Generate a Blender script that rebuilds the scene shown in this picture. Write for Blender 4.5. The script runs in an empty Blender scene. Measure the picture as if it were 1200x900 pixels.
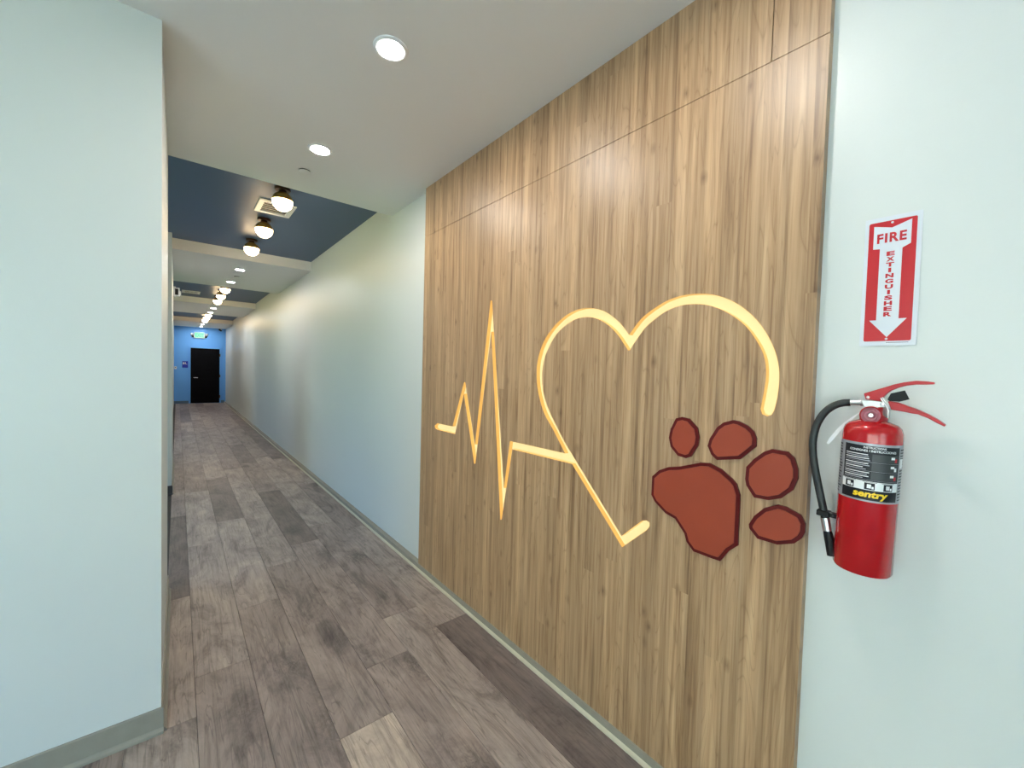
import bpy, bmesh, math, random
from mathutils import Vector, Matrix
from mathutils.geometry import tessellate_polygon

# ------------------------------------------------------------------ camera, world, sun, exposure
scene = bpy.context.scene
C = scene.collection
EYE = 1.55
YAW, PITCH, ROLL, FPX = math.radians(39.32890465), math.radians(-1.75561638), math.radians(1.57312246), 479.018
fw = Vector((math.sin(YAW)*math.cos(PITCH), math.cos(YAW)*math.cos(PITCH), math.sin(PITCH)))
rt = Vector((math.cos(YAW), -math.sin(YAW), 0)); up = rt.cross(fw)
r2 = rt*math.cos(ROLL) + up*math.sin(ROLL); u2 = up*math.cos(ROLL) - rt*math.sin(ROLL)
cam_data = bpy.data.cameras.new('camera'); cam = bpy.data.objects.new('camera', cam_data); C.objects.link(cam)
cam_data.sensor_fit = 'HORIZONTAL'; cam_data.sensor_width = 36.0; cam_data.lens = 36.0*FPX/1200.0
cam_data.clip_start = 0.02; cam_data.clip_end = 200
M = Matrix.Identity(4)
for i in range(3):
    M[i][0] = r2[i]; M[i][1] = u2[i]; M[i][2] = -fw[i]
M[2][3] = EYE
cam.matrix_world = M
scene.camera = cam
scene.view_settings.view_transform = 'Standard'; scene.view_settings.look = 'None'
scene.view_settings.gamma = 1.0; scene.view_settings.use_curve_mapping = False
scene.view_settings.exposure = 2.0

SKY = 1.9          # overcast daylight outside the windows
SUN = 10.0
LED = 108.0        # recessed downlights
GLOBE = 8.0        # globe lamps in the coffers
world = bpy.data.worlds.new('world'); scene.world = world; world.use_nodes = True
nt = world.node_tree; nt.nodes.clear()
wo = nt.nodes.new('ShaderNodeOutputWorld'); bg = nt.nodes.new('ShaderNodeBackground')
tc = nt.nodes.new('ShaderNodeTexCoord'); sx = nt.nodes.new('ShaderNodeSeparateXYZ'); rmp = nt.nodes.new('ShaderNodeValToRGB')
rmp.color_ramp.elements[0].position = 0.0; rmp.color_ramp.elements[0].color = (0.52, 0.79, 1.0, 1)
rmp.color_ramp.elements[1].position = 0.6; rmp.color_ramp.elements[1].color = (0.14, 0.44, 0.95, 1)
nt.links.new(tc.outputs['Generated'], sx.inputs[0]); nt.links.new(sx.outputs['Z'], rmp.inputs[0])
nt.links.new(rmp.outputs[0], bg.inputs['Color']); nt.links.new(bg.outputs[0], wo.inputs[0])
bg.inputs['Strength'].default_value = SKY
sun_d = bpy.data.lights.new('sun', 'SUN'); sun_d.energy = SUN; sun_d.angle = math.radians(2); sun_d.color = (1.0, 0.95, 0.85)
sun = bpy.data.objects.new('sun', sun_d); C.objects.link(sun)
sun.rotation_euler = (math.radians(-36), 0, math.radians(-40))     # high sun over the far right side, it only reaches the ground outside
def portal(name, loc, rot, w, h):
    d = bpy.data.lights.new(name, 'AREA'); d.shape = 'RECTANGLE'; d.size = w; d.size_y = h
    d.cycles.is_portal = True
    o = bpy.data.objects.new(name, d); C.objects.link(o); o.location = loc; o.rotation_euler = rot
    return o

# ------------------------------------------------------------------ helpers
random.seed(7)
PI = math.pi
def link(name, me, mat=None, parent=None):
    o = bpy.data.objects.new(name, me); C.objects.link(o)
    if mat is not None and not me.materials: me.materials.append(mat)
    if parent is not None: o.parent = parent
    return o
def pymesh(name, v, f, smooth=False):
    me = bpy.data.meshes.new(name); me.from_pydata([tuple(p) for p in v], [], f); me.update()
    if smooth: me.polygons.foreach_set('use_smooth', [True]*len(me.polygons))
    return me
def fixnormals(me):
    bm = bmesh.new(); bm.from_mesh(me); bmesh.ops.recalc_face_normals(bm, faces=bm.faces); bm.to_mesh(me); bm.free(); return me
def autosmooth(me, deg=35):
    bm = bmesh.new(); bm.from_mesh(me); a = math.radians(deg)
    bmesh.ops.remove_doubles(bm, verts=bm.verts, dist=1e-6)
    bmesh.ops.recalc_face_normals(bm, faces=bm.faces)
    for fc in bm.faces: fc.smooth = True
    for e in bm.edges: e.smooth = len(e.link_faces) == 2 and e.calc_face_angle(0) < a
    bm.to_mesh(me); bm.free(); return me
def boxes_mesh(name, bs, bevel=0.0):
    bm = bmesh.new()
    for (x0, x1, y0, y1, z0, z1) in bs:
        m = Matrix.Translation(((x0+x1)/2, (y0+y1)/2, (z0+z1)/2)) @ Matrix.Diagonal((x1-x0, y1-y0, z1-z0, 1))
        bmesh.ops.create_cube(bm, size=1.0, matrix=m)
    if bevel: bmesh.ops.bevel(bm, geom=bm.edges[:], offset=bevel, segments=2, affect='EDGES', profile=0.5)
    me = bpy.data.meshes.new(name); bm.to_mesh(me); bm.free(); return me
def box(name, b, mat, parent=None, bevel=0.0): return link(name, boxes_mesh(name, [b], bevel), mat, parent)
def prism(name, loops, a0, a1, axis='x', bevel=0.0):
    """extrude a 2-D outline (first loop) with holes between a0 and a1 along the axis"""
    put = {'x': lambda a, p: (a, p[0], p[1]), 'y': lambda a, p: (p[0], a, p[1]), 'z': lambda a, p: (p[0], p[1], a)}[axis]
    tris = tessellate_polygon([[Vector((p[0], p[1], 0)) for p in L] for L in loops])
    flat = [p for L in loops for p in L]; n = len(flat)
    v = [put(a0, p) for p in flat] + [put(a1, p) for p in flat]
    f = [tuple(t) for t in tris] + [tuple(i+n for i in reversed(t)) for t in tris]
    k = 0
    for L in loops:
        m = len(L)
        for i in range(m):
            j = (i+1) % m; f.append((k+i, k+j, k+j+n, k+i+n))
        k += m
    me = fixnormals(pymesh(name, v, f))
    if bevel:
        bm = bmesh.new(); bm.from_mesh(me)
        bmesh.ops.dissolve_limit(bm, angle_limit=0.01, verts=bm.verts, edges=bm.edges)
        es = [e for e in bm.edges if len(e.link_faces) == 2 and e.calc_face_angle(0) > 0.9]
        bmesh.ops.bevel(bm, geom=es, offset=bevel, segments=2, affect='EDGES', profile=0.5)
        bm.to_mesh(me); bm.free()
    return me
def lathe(name, prof, n=40, deg=35):
    v, f = [], []
    for r, z in prof:
        for i in range(n):
            a = 2*PI*i/n; v.append((r*math.cos(a), r*math.sin(a), z))
    m = len(prof)
    for k in range(m-1):
        for i in range(n):
            j = (i+1) % n; f.append((k*n+i, k*n+j, (k+1)*n+j, (k+1)*n+i))
    if prof[0][0] > 1e-5: f.append(tuple(range(n-1, -1, -1)))
    if prof[-1][0] > 1e-5: f.append(tuple((m-1)*n+i for i in range(n)))
    return autosmooth(pymesh(name, v, f), deg)
def spline(P, n=6):
    P = [Vector(p) for p in P]; out = []
    for i in range(len(P)-1):
        p0, p1, p2, p3 = P[max(i-1, 0)], P[i], P[i+1], P[min(i+2, len(P)-1)]
        for k in range(n):
            t = k/n
            out.append(0.5*((2*p1)+(p2-p0)*t+(2*p0-5*p1+4*p2-p3)*t*t+(3*p1-p0-3*p2+p3)*t**3))
    return out + [P[-1]]
def tube(name, path, r, n=12):
    path = [Vector(p) for p in path]; rr = r if isinstance(r, (list, tuple)) else [r]*len(path)
    v, f = [], []; nrm = None
    for i, p in enumerate(path):
        t = (path[min(i+1, len(path)-1)]-path[max(i-1, 0)]).normalized()
        if nrm is None: nrm = t.orthogonal().normalized()
        nrm = (nrm - t*nrm.dot(t)).normalized(); b = t.cross(nrm)
        for k in range(n):
            a = 2*PI*k/n; v.append(p + (nrm*math.cos(a)+b*math.sin(a))*rr[i])
    for i in range(len(path)-1):
        for k in range(n):
            j = (k+1) % n; f.append((i*n+k, i*n+j, (i+1)*n+j, (i+1)*n+k))
    f.append(tuple(range(n-1, -1, -1))); f.append(tuple((len(path)-1)*n+k for k in range(n)))
    return autosmooth(pymesh(name, v, f), 50)
def inset(poly, d):
    n = len(poly); A = sum(poly[i][0]*poly[(i+1) % n][1]-poly[(i+1) % n][0]*poly[i][1] for i in range(n)); s = 1 if A > 0 else -1
    out = []
    for i in range(n):
        p, q, r = Vector(poly[i-1]), Vector(poly[i]), Vector(poly[(i+1) % n])
        a = (q-p).normalized(); b = (r-q).normalized()
        na = Vector((-a.y, a.x))*s; nb = Vector((-b.y, b.x))*s; m = (na+nb).normalized()
        out.append(tuple(q + m*(d/max(0.5, m.dot(na)))))
    return out
def text_mesh(name, body, height, width=None, bold=0.0, shear=0.0, spacing=1.0):
    """flat lettering mesh centred on the origin in XY, fitted to a height and width"""
    cu = bpy.data.curves.new(name, 'FONT'); cu.body = body; cu.size = 1.0; cu.offset = bold; cu.shear = shear; cu.space_character = spacing
    cu.resolution_u = 3; cu.align_x = 'CENTER'
    ob = bpy.data.objects.new(name, cu); me = bpy.data.meshes.new_from_object(ob); bpy.data.objects.remove(ob); bpy.data.curves.remove(cu)
    xs = [v.co.x for v in me.vertices]; ys = [v.co.y for v in me.vertices]
    cx, cy = (min(xs)+max(xs))/2, (min(ys)+max(ys))/2; sy = height/(max(ys)-min(ys)); sxx = sy if width is None else width/(max(xs)-min(xs))
    for v in me.vertices: v.co = ((v.co.x-cx)*sxx, (v.co.y-cy)*sy, 0)
    me.materials.clear(); me.name = name
    return me
def empty(name, loc=(0, 0, 0), rot=(0, 0, 0)):
    o = bpy.data.objects.new(name, None); C.objects.link(o); o.location = loc; o.rotation_euler = rot; o.empty_display_size = 0.05; return o
def tag(o, label, cat, group=None):
    o['label'] = label; o['category'] = cat
    if group: o['group'] = group
    return o
def struct(o, label=None, cat=None):
    o['kind'] = 'structure'
    if label: o['label'] = label
    if cat: o['category'] = cat
    return o
def copy_tree(o, parent=None):
    c = o.copy(); C.objects.link(c); c.parent = parent
    for ch in list(o.children): copy_tree(ch, c)
    return c

# ------------------------------------------------------------------ materials
def mat(name, col, rough=0.5, metal=0.0, spec=0.5, emit=None, strength=0.0, noise=None, bump=None, coat=0.0):
    m = bpy.data.materials.new(name); m.use_nodes = True; t = m.node_tree; b = t.nodes['Principled BSDF']
    b.inputs['Base Color'].default_value = (*col, 1); b.inputs['Roughness'].default_value = rough; b.inputs['Metallic'].default_value = metal
    b.inputs['Specular IOR Level'].default_value = spec; b.inputs['Coat Weight'].default_value = coat
    if emit: b.inputs['Emission Color'].default_value = (*emit, 1); b.inputs['Emission Strength'].default_value = strength
    co = t.nodes.new('ShaderNodeTexCoord')
    if noise:
        sc, amt = noise
        n = t.nodes.new('ShaderNodeTexNoise'); n.inputs['Scale'].default_value = sc; n.inputs['Detail'].default_value = 4
        t.links.new(co.outputs['Object'], n.inputs['Vector'])
        r = t.nodes.new('ShaderNodeValToRGB'); r.color_ramp.elements[0].position = 0.3; r.color_ramp.elements[1].position = 0.7
        r.color_ramp.elements[0].color = (*[c*(1-amt) for c in col], 1); r.color_ramp.elements[1].color = (*[min(1, c*(1+amt)) for c in col], 1)
        t.links.new(n.outputs['Fac'], r.inputs[0]); t.links.new(r.outputs[0], b.inputs['Base Color'])
    if bump:
        sc, st = bump
        n = t.nodes.new('ShaderNodeTexNoise'); n.inputs['Scale'].default_value = sc; n.inputs['Detail'].default_value = 3
        t.links.new(co.outputs['Object'], n.inputs['Vector'])
        bp = t.nodes.new('ShaderNodeBump'); bp.inputs['Strength'].default_value = st; bp.inputs['Distance'].default_value = 0.002
        t.links.new(n.outputs['Fac'], bp.inputs['Height']); t.links.new(bp.outputs[0], b.inputs['Normal'])
    return m
PAINT = mat('wall_paint', (0.625, 0.655, 0.635), 0.38, noise=(0.7, 0.015), bump=(120, 0.10))
CEIL = mat('ceiling_paint', (0.84, 0.83, 0.80), 0.7, bump=(90, 0.12))
BLUEC = mat('coffer_blue_paint', (0.060, 0.110, 0.220), 0.45, bump=(90, 0.1))
BLUEW = mat('end_wall_blue_paint', (0.13, 0.40, 0.88), 0.5, bump=(90, 0.1))
TRIM = mat('base_trim_taupe', (0.275, 0.255, 0.210), 0.5, noise=(20, 0.05))
TRIMD = mat('base_trim_dark', (0.06, 0.06, 0.065), 0.5, noise=(20, 0.05))
WHITE = mat('white_plastic', (0.82, 0.83, 0.83), 0.4, noise=(30, 0.02))
SUBFL = mat('floor_joint_dark', (0.05, 0.042, 0.038), 0.8, noise=(8, 0.2))
LEDM = mat('led_lens', (1, 1, 1), 0.4, emit=(1.0, 0.97, 0.92), strength=LED, noise=(40, 0.01))
GLASSG = mat('opal_glass_lit', (1, 0.95, 0.85), 0.25, emit=(1.0, 0.72, 0.40), strength=GLOBE, noise=(40, 0.01))
BRASS = mat('aged_brass', (0.50, 0.29, 0.07), 0.38, 0.6, noise=(25, 0.15))
BRONZE = mat('dark_bronze', (0.10, 0.05, 0.03), 0.35, 0.8, noise=(25, 0.2))
BLACK = mat('black_plastic', (0.005, 0.005, 0.006), 0.5, spec=0.3, noise=(40, 0.2))
DOORM = mat('black_door_paint', (0.0015, 0.0015, 0.003), 0.7, spec=0.1, noise=(6, 0.3))
STEEL = mat('steel', (0.62, 0.62, 0.62), 0.3, 1.0, noise=(60, 0.08))
ADA = mat('blue_sign_plastic', (0.01, 0.03, 0.42), 0.45, noise=(30, 0.05))
LAWN = mat('lawn', (0.20, 0.30, 0.08), 0.9, noise=(1.5, 0.3))
PADD = mat('maroon_edge', (0.095, 0.002, 0.002), 0.5, spec=0.3, noise=(12, 0.08))
PADF = mat('terracotta_pad', (0.29, 0.042, 0.014), 0.5, noise=(5, 0.04))
GLOWF = mat('lit_diffuser', (0.26, 0.21, 0.11), 0.4, emit=(1.0, 0.80, 0.38), strength=0.222, noise=(9, 0.03))
GLOWR = mat('lit_channel_side', (0.40, 0.22, 0.06), 0.45, emit=(1.0, 0.58, 0.14), strength=0.14, noise=(20, 0.06))
REDT = mat('red_enamel', (0.44, 0.004, 0.008), 0.22, spec=0.5, coat=0.3, noise=(18, 0.06))
REDP = mat('red_lever_paint', (0.44, 0.006, 0.012), 0.36, noise=(30, 0.1))
REDD = mat('dark_red_gauge', (0.28, 0.01, 0.04), 0.35, noise=(60, 0.2))
SIGNW = mat('sign_white', (0.64, 0.67, 0.72), 0.3, noise=(30, 0.02))
SIGNR = mat('sign_red', (0.50, 0.006, 0.014), 0.35, noise=(30, 0.03))
RUBBER = mat('black_rubber', (0.013, 0.017, 0.018), 0.5, noise=(50, 0.25), bump=(200, 0.2))
SILVER = mat('silver_label', (0.36, 0.37, 0.40), 0.35, 0.3, noise=(60, 0.06))
LABELB = mat('label_black', (0.008, 0.009, 0.013), 0.4, spec=0.3, noise=(50, 0.2))
LABELW = mat('label_white', (0.80, 0.81, 0.82), 0.35, noise=(50, 0.03))
LABELG = mat('label_dark_grey', (0.035, 0.038, 0.042), 0.4, noise=(50, 0.2))
YELLOW = mat('label_yellow', (0.90, 0.60, 0.02), 0.35, noise=(50, 0.04))
GREEN = mat('exit_green_lit', (0.02, 0.3, 0.12), 0.4, emit=(0.02, 0.80, 0.30), strength=0.22, noise=(30, 0.03))
EXITF = mat('exit_face_lit', (0.15, 0.30, 0.24), 0.4, emit=(0.35, 0.95, 0.70), strength=0.13, noise=(30, 0.03))
def glass_mat():
    m = bpy.data.materials.new('window_glass'); m.use_nodes = True; t = m.node_tree; t.nodes.clear()
    o = t.nodes.new('ShaderNodeOutputMaterial'); mx = t.nodes.new('ShaderNodeMixShader'); tr = t.nodes.new('ShaderNodeBsdfTransparent'); gl = t.nodes.new('ShaderNodeBsdfGlossy')
    gl.inputs['Roughness'].default_value = 0.02; mx.inputs[0].default_value = 0.06; tr.inputs[0].default_value = (0.93, 0.97, 0.96, 1)
    t.links.new(tr.outputs[0], mx.inputs[1]); t.links.new(gl.outputs[0], mx.inputs[2]); t.links.new(mx.outputs[0], o.inputs[0]); return m
GLASS = glass_mat()
class NB:
    """small node-building helper"""
    def __init__(s, m): s.t = m.node_tree
    def n(s, typ, **kw):
        o = s.t.nodes.new(typ)
        for k, v in kw.items(): setattr(o, k, v)
        return o
    def put(s, sock, v):
        if hasattr(v, 'is_output') or hasattr(v, 'links'): s.t.links.new(v, sock)
        else: sock.default_value = v
    def math(s, op, a, b=0.0, c=None):
        o = s.n('ShaderNodeMath', operation=op); s.put(o.inputs[0], a); s.put(o.inputs[1], b)
        if c is not None: s.put(o.inputs[2], c)
        return o.outputs[0]
    def comb(s, x, y, z):
        o = s.n('ShaderNodeCombineXYZ'); s.put(o.inputs[0], x); s.put(o.inputs[1], y); s.put(o.inputs[2], z); return o.outputs[0]
    def noise(s, vec, scale, detail=4, rough=0.55, dist=0.0):
        o = s.n('ShaderNodeTexNoise'); s.put(o.inputs['Vector'], vec); o.inputs['Scale'].default_value = scale; o.inputs['Detail'].default_value = detail
        o.inputs['Roughness'].default_value = rough; o.inputs['Distortion'].default_value = dist; return o.outputs['Fac']
    def ramp(s, fac, stops):
        o = s.n('ShaderNodeValToRGB'); e = o.color_ramp.elements
        while len(e) < len(stops): e.new(0.5)
        for el, (p, c) in zip(e, stops): el.position = p; el.color = (*c, 1) if len(c) == 3 else c
        s.put(o.inputs[0], fac); return o.outputs[0]
    def mix(s, fac, a, b, mode='MIX'):
        o = s.n('ShaderNodeMix', data_type='RGBA', blend_type=mode)
        s.put(o.inputs[0], fac)
        for sock, v in ((o.inputs[6], a), (o.inputs[7], b)):
            if isinstance(v, tuple): sock.default_value = (*v, 1)
            else: s.t.links.new(v, sock)
        return o.outputs[2]
def wood_panel_mat():
    m = bpy.data.materials.new('oak_laminate'); m.use_nodes = True; q = NB(m); b = m.node_tree.nodes['Principled BSDF']
    co = q.n('ShaderNodeTexCoord'); sp = q.n('ShaderNodeSeparateXYZ'); q.t.links.new(co.outputs['Object'], sp.inputs[0])
    Y, Z = sp.outputs['Y'], sp.outputs['Z']
    # printed staves about 7 cm wide with staggered ends
    wob = q.math('MULTIPLY', q.noise(q.comb(Y, 0.0, 3.0), 7.0, 2), 0.055)
    yb = q.math('ADD', Y, wob)
    st = q.math('DIVIDE', yb, 0.062); idx = q.math('FLOOR', st)
    wn = q.n('ShaderNodeTexWhiteNoise', noise_dimensions='1D'); q.put(wn.inputs['W'], idx)
    zz = q.math('FLOOR', q.math('ADD', q.math('DIVIDE', Z, 3.4), q.math('MULTIPLY', wn.outputs['Value'], 7.0)))
    wn2 = q.n('ShaderNodeTexWhiteNoise', noise_dimensions='2D'); q.put(wn2.inputs['Vector'], q.comb(idx, zz, 0.0))
    off = q.math('MULTIPLY', wn2.outputs['Value'], 20.0)
    # fibres
    fib = q.noise(q.comb(q.math('MULTIPLY', Y, 60.0), off, q.math('MULTIPLY', Z, 1.6)), 1.0, 5, 0.6, 0.4)
    fine = q.noise(q.comb(q.math('MULTIPLY', Y, 230.0), off, q.math('MULTIPLY', Z, 4.0)), 1.0, 3, 0.6)
    # cathedral figure
    cat = q.noise(q.comb(q.math('MULTIPLY', Y, 10.0), off, q.math('MULTIPLY', Z, 0.9)), 1.0, 2, 0.5, 0.6)
    rings = q.math('ABSOLUTE', q.math('SINE', q.math('MULTIPLY', cat, 46.0)))
    ringl = q.math('POWER', q.math('SUBTRACT', 1.0, rings), 5.0)
    base = q.ramp(fib, [(0.28, (0.190, 0.098, 0.046)), (0.42, (0.352, 0.212, 0.110)), (0.55, (0.440, 0.278, 0.153)), (0.74, (0.540, 0.364, 0.213))])
    tone = q.ramp(wn2.outputs['Value'], [(0.0, (0.87, 0.86, 0.85)), (0.5, (0.98, 0.98, 0.98)), (1.0, (1.08, 1.08, 1.07))])
    band = q.noise(q.comb(q.math('MULTIPLY', Y, 19.0), 5.0, q.math('MULTIPLY', Z, 0.28)), 1.0, 4, 0.6, 0.2)
    c0 = q.mix(1.0, base, q.ramp(band, [(0.30, (0.66, 0.63, 0.60)), (0.48, (0.96, 0.96, 0.96)), (0.7, (1.12, 1.12, 1.12))]), 'MULTIPLY')
    c1 = q.mix(1.0, c0, tone, 'MULTIPLY')
    c2 = q.mix(q.math('MULTIPLY', ringl, 0.38), c1, (0.17, 0.085, 0.035))
    c3 = q.mix(q.math('MULTIPLY', q.math('GREATER_THAN', fine, 0.62), 0.22), c2, (0.16, 0.085, 0.04))
    # knots
    vo = q.n('ShaderNodeTexVoronoi'); q.put(vo.inputs['Vector'], q.comb(q.math('ADD', q.math('MULTIPLY', Y, 10.0), q.math('MULTIPLY', fib, 0.35)), 1.5, q.math('MULTIPLY', Z, 5.0))); vo.inputs['Scale'].default_value = 1.0
    kn = q.ramp(vo.outputs['Distance'], [(0.0, (0.85, 0.85, 0.85)), (0.06, (0.38, 0.38, 0.38)), (0.16, (0, 0, 0))])
    c4 = q.mix(kn, c3, (0.11, 0.05, 0.02))
    q.t.links.new(c4, b.inputs['Base Color'])
    b.inputs['Roughness'].default_value = 0.40; b.inputs['Specular IOR Level'].default_value = 0.55
    bp = q.n('ShaderNodeBump'); bp.inputs['Strength'].default_value = 0.25; bp.inputs['Distance'].default_value = 0.0015
    hb = q.noise(q.comb(q.math('MULTIPLY', Y, 160.0), 0.0, q.math('MULTIPLY', Z, 22.0)), 1.0, 2, 0.5)
    q.t.links.new(hb, bp.inputs['Height']); q.t.links.new(bp.outputs[0], b.inputs['Normal'])
    return m
WOOD = wood_panel_mat()
def plank_mat():
    m = bpy.data.materials.new('plank_vinyl'); m.use_nodes = True; q = NB(m); b = m.node_tree.nodes['Principled BSDF']
    co = q.n('ShaderNodeTexCoord'); oi = q.n('ShaderNodeObjectInfo'); sp = q.n('ShaderNodeSeparateXYZ'); q.t.links.new(co.outputs['Object'], sp.inputs[0])
    X, Y = sp.outputs['X'], sp.outputs['Y']; R = q.math('MULTIPLY', oi.outputs['Random'], 60.0)
    cloud = q.noise(q.comb(q.math('MULTIPLY', X, 5.5), q.math('MULTIPLY', Y, 2.2), R), 1.0, 9, 0.72, 0.8)
    gr = q.noise(q.comb(q.math('MULTIPLY', X, 60.0), q.math('MULTIPLY', Y, 3.2), R), 1.0, 5, 0.65, 0.6)
    kn = q.n('ShaderNodeTexVoronoi'); q.put(kn.inputs['Vector'], q.comb(q.math('ADD', q.math('MULTIPLY', X, 3.4), R), q.math('MULTIPLY', Y, 1.5), R))
    kn.inputs['Scale'].default_value = 1.0
    knm = q.ramp(kn.outputs['Distance'], [(0.0, (1, 1, 1)), (0.12, (0.7, 0.7, 0.7)), (0.36, (0, 0, 0))])
    swirl = q.noise(q.comb(q.math('MULTIPLY', X, 26.0), q.math('MULTIPLY', Y, 17.0), R), 1.0, 4, 0.7, 2.5)
    base = q.ramp(cloud, [(0.30, (0.36, 0.33, 0.34)), (0.47, (0.84, 0.81, 0.81)), (0.68, (1.24, 1.20, 1.15))])
    c1 = q.mix(1.0, oi.outputs['Color'], base, 'MULTIPLY')
    c2 = q.mix(0.6, c1, q.ramp(gr, [(0.3, (0.45, 0.42, 0.40)), (0.5, (1.0, 1.0, 1.0)), (0.75, (1.25, 1.22, 1.2))]), 'MULTIPLY')
    km = q.math('MULTIPLY', knm, q.ramp(swirl, [(0.35, (1, 1, 1)), (0.65, (0.15, 0.15, 0.15))]))
    c3 = q.mix(km, c2, (0.050, 0.038, 0.036))
    ln = q.noise(q.comb(q.math('MULTIPLY', X, 24.0), q.math('MULTIPLY', Y, 1.7), R), 1.0, 2, 0.5, 0.8)
    lines = q.ramp(ln, [(0.480, (0, 0, 0)), (0.497, (0.45, 0.45, 0.45)), (0.514, (0, 0, 0))])
    c4 = q.mix(lines, c3, (0.055, 0.043, 0.040))
    q.t.links.new(c4, b.inputs['Base Color'])
    b.inputs['Roughness'].default_value = 0.46; b.inputs['Specular IOR Level'].default_value = 0.4
    bp = q.n('ShaderNodeBump'); bp.inputs['Strength'].default_value = 0.2; bp.inputs['Distance'].default_value = 0.001
    q.t.links.new(gr, bp.inputs['Height']); q.t.links.new(bp.outputs[0], b.inputs['Normal'])
    return m
PLANK = plank_mat()

# ------------------------------------------------------------------ measured outlines (y, z) in metres on the right wall
SIGN = [(2.5989,1.1635),(2.3904,1.1672),(2.2585,1.4726),(2.2442,1.4731),(2.1151,1.0878),(1.9890,1.9707),(1.9735,1.9688),(1.8130,0.8835),(1.7699,1.1603),(1.3487,1.1633),(1.3717,1.1914),(1.4049,1.2319),(1.4362,1.2695),(1.4613,1.2967),(1.4842,1.3204),(1.5045,1.3465),(1.5222,1.3783),(1.5371,1.4123),(1.5490,1.4447),(1.5574,1.4734),(1.5626,1.5001),(1.5655,1.5269),(1.5666,1.5542),(1.5653,1.5815),(1.5606,1.6094),(1.5523,1.6388),(1.5407,1.6685),(1.5259,1.6966),(1.5074,1.7225),(1.4860,1.7466),(1.4630,1.7683),(1.4386,1.7875),(1.4129,1.8043),(1.3875,1.8184),(1.3632,1.8295),(1.3391,1.8381),(1.3154,1.8443),(1.2920,1.8481),(1.2688,1.8498),(1.2460,1.8496),(1.2237,1.8477),(1.2018,1.8440),(1.1802,1.8387),(1.1589,1.8319),(1.1379,1.8235),(1.1171,1.8128),(1.0961,1.7992),(1.0752,1.7834),(1.0560,1.7670),(1.0376,1.7485),(1.0207,1.7294),(1.0092,1.7161),(0.9983,1.7294),(0.9830,1.7480),(0.9679,1.7646),(0.9557,1.7762),(0.9436,1.7860),(0.9276,1.7964),(0.9052,1.8093),(0.8794,1.8226),(0.8548,1.8333),(0.8326,1.8404),(0.8113,1.8451),(0.7904,1.8481),(0.7697,1.8494),(0.7494,1.8492),(0.7294,1.8478),(0.7098,1.8456),(0.6906,1.8424),(0.6717,1.8377),(0.6532,1.8314),(0.6350,1.8237),(0.6171,1.8143),(0.5994,1.8035),(0.5819,1.7911),(0.5646,1.7766),(0.5470,1.7593),(0.5297,1.7400),(0.5142,1.7201),(0.5009,1.6993),(0.4893,1.6777),(0.4796,1.6571),(0.4719,1.6379),(0.4661,1.6195),(0.4617,1.6017),(0.4585,1.5850),(0.4567,1.5689),(0.4559,1.5517),(0.4562,1.5316),(0.4575,1.5103),(0.4592,1.4912),(0.4614,1.4746),(0.4641,1.4602),(0.4659,1.4504),(0.4725,1.4358),(0.4859,1.4298),(0.5003,1.4352),(0.5060,1.4519),(0.5038,1.4671),(0.5008,1.4885),(0.4983,1.5093),(0.4964,1.5268),(0.4949,1.5437),(0.4945,1.5605),(0.4952,1.5776),(0.4970,1.5948),(0.5003,1.6117),(0.5054,1.6280),(0.5122,1.6441),(0.5212,1.6612),(0.5329,1.6809),(0.5470,1.7018),(0.5623,1.7210),(0.5789,1.7374),(0.5968,1.7520),(0.6150,1.7652),(0.6331,1.7769),(0.6514,1.7870),(0.6700,1.7954),(0.6889,1.8021),(0.7082,1.8070),(0.7279,1.8103),(0.7478,1.8123),(0.7682,1.8127),(0.7888,1.8110),(0.8099,1.8074),(0.8313,1.8016),(0.8531,1.7931),(0.8768,1.7801),(0.9010,1.7642),(0.9207,1.7503),(0.9319,1.7415),(0.9381,1.7351),(0.9454,1.7264),(0.9568,1.7128),(0.9693,1.6969),(0.9804,1.6822),(0.9896,1.6694),(0.9973,1.6580),(1.0027,1.6500),(1.0118,1.6502),(1.0176,1.6574),(1.0260,1.6679),(1.0352,1.6793),(1.0441,1.6909),(1.0538,1.7034),(1.0656,1.7165),(1.0800,1.7308),(1.0967,1.7459),(1.1149,1.7600),(1.1348,1.7727),(1.1564,1.7844),(1.1783,1.7939),(1.1999,1.8008),(1.2219,1.8054),(1.2442,1.8078),(1.2670,1.8081),(1.2902,1.8060),(1.3136,1.8013),(1.3378,1.7934),(1.3622,1.7826),(1.3855,1.7700),(1.4067,1.7564),(1.4264,1.7409),(1.4455,1.7220),(1.4649,1.6979),(1.4835,1.6703),(1.4986,1.6438),(1.5087,1.6207),(1.5151,1.5991),(1.5195,1.5775),(1.5224,1.5555),(1.5233,1.5337),(1.5224,1.5119),(1.5196,1.4900),(1.5149,1.4683),(1.5089,1.4470),(1.5017,1.4269),(1.4932,1.4073),(1.4826,1.3871),(1.4707,1.3674),(1.4568,1.3472),(1.4385,1.3226),(1.4104,1.2871),(1.3786,1.2481),(1.3563,1.2208),(1.0116,0.8725),(0.9164,0.9662),(0.8974,0.9730),(0.8830,0.9675),(0.8810,0.9541),(0.8949,0.9326),(1.0066,0.8241),(1.3006,1.1200),(1.7453,1.1157),(1.8256,0.6957),(1.8383,0.6918),(1.9731,1.7818),(2.1059,0.9650),(2.1192,0.9624),(2.2571,1.3941),(2.3541,1.1192),(2.5967,1.1157),(2.6285,1.1240),(2.6357,1.1424)]
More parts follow.
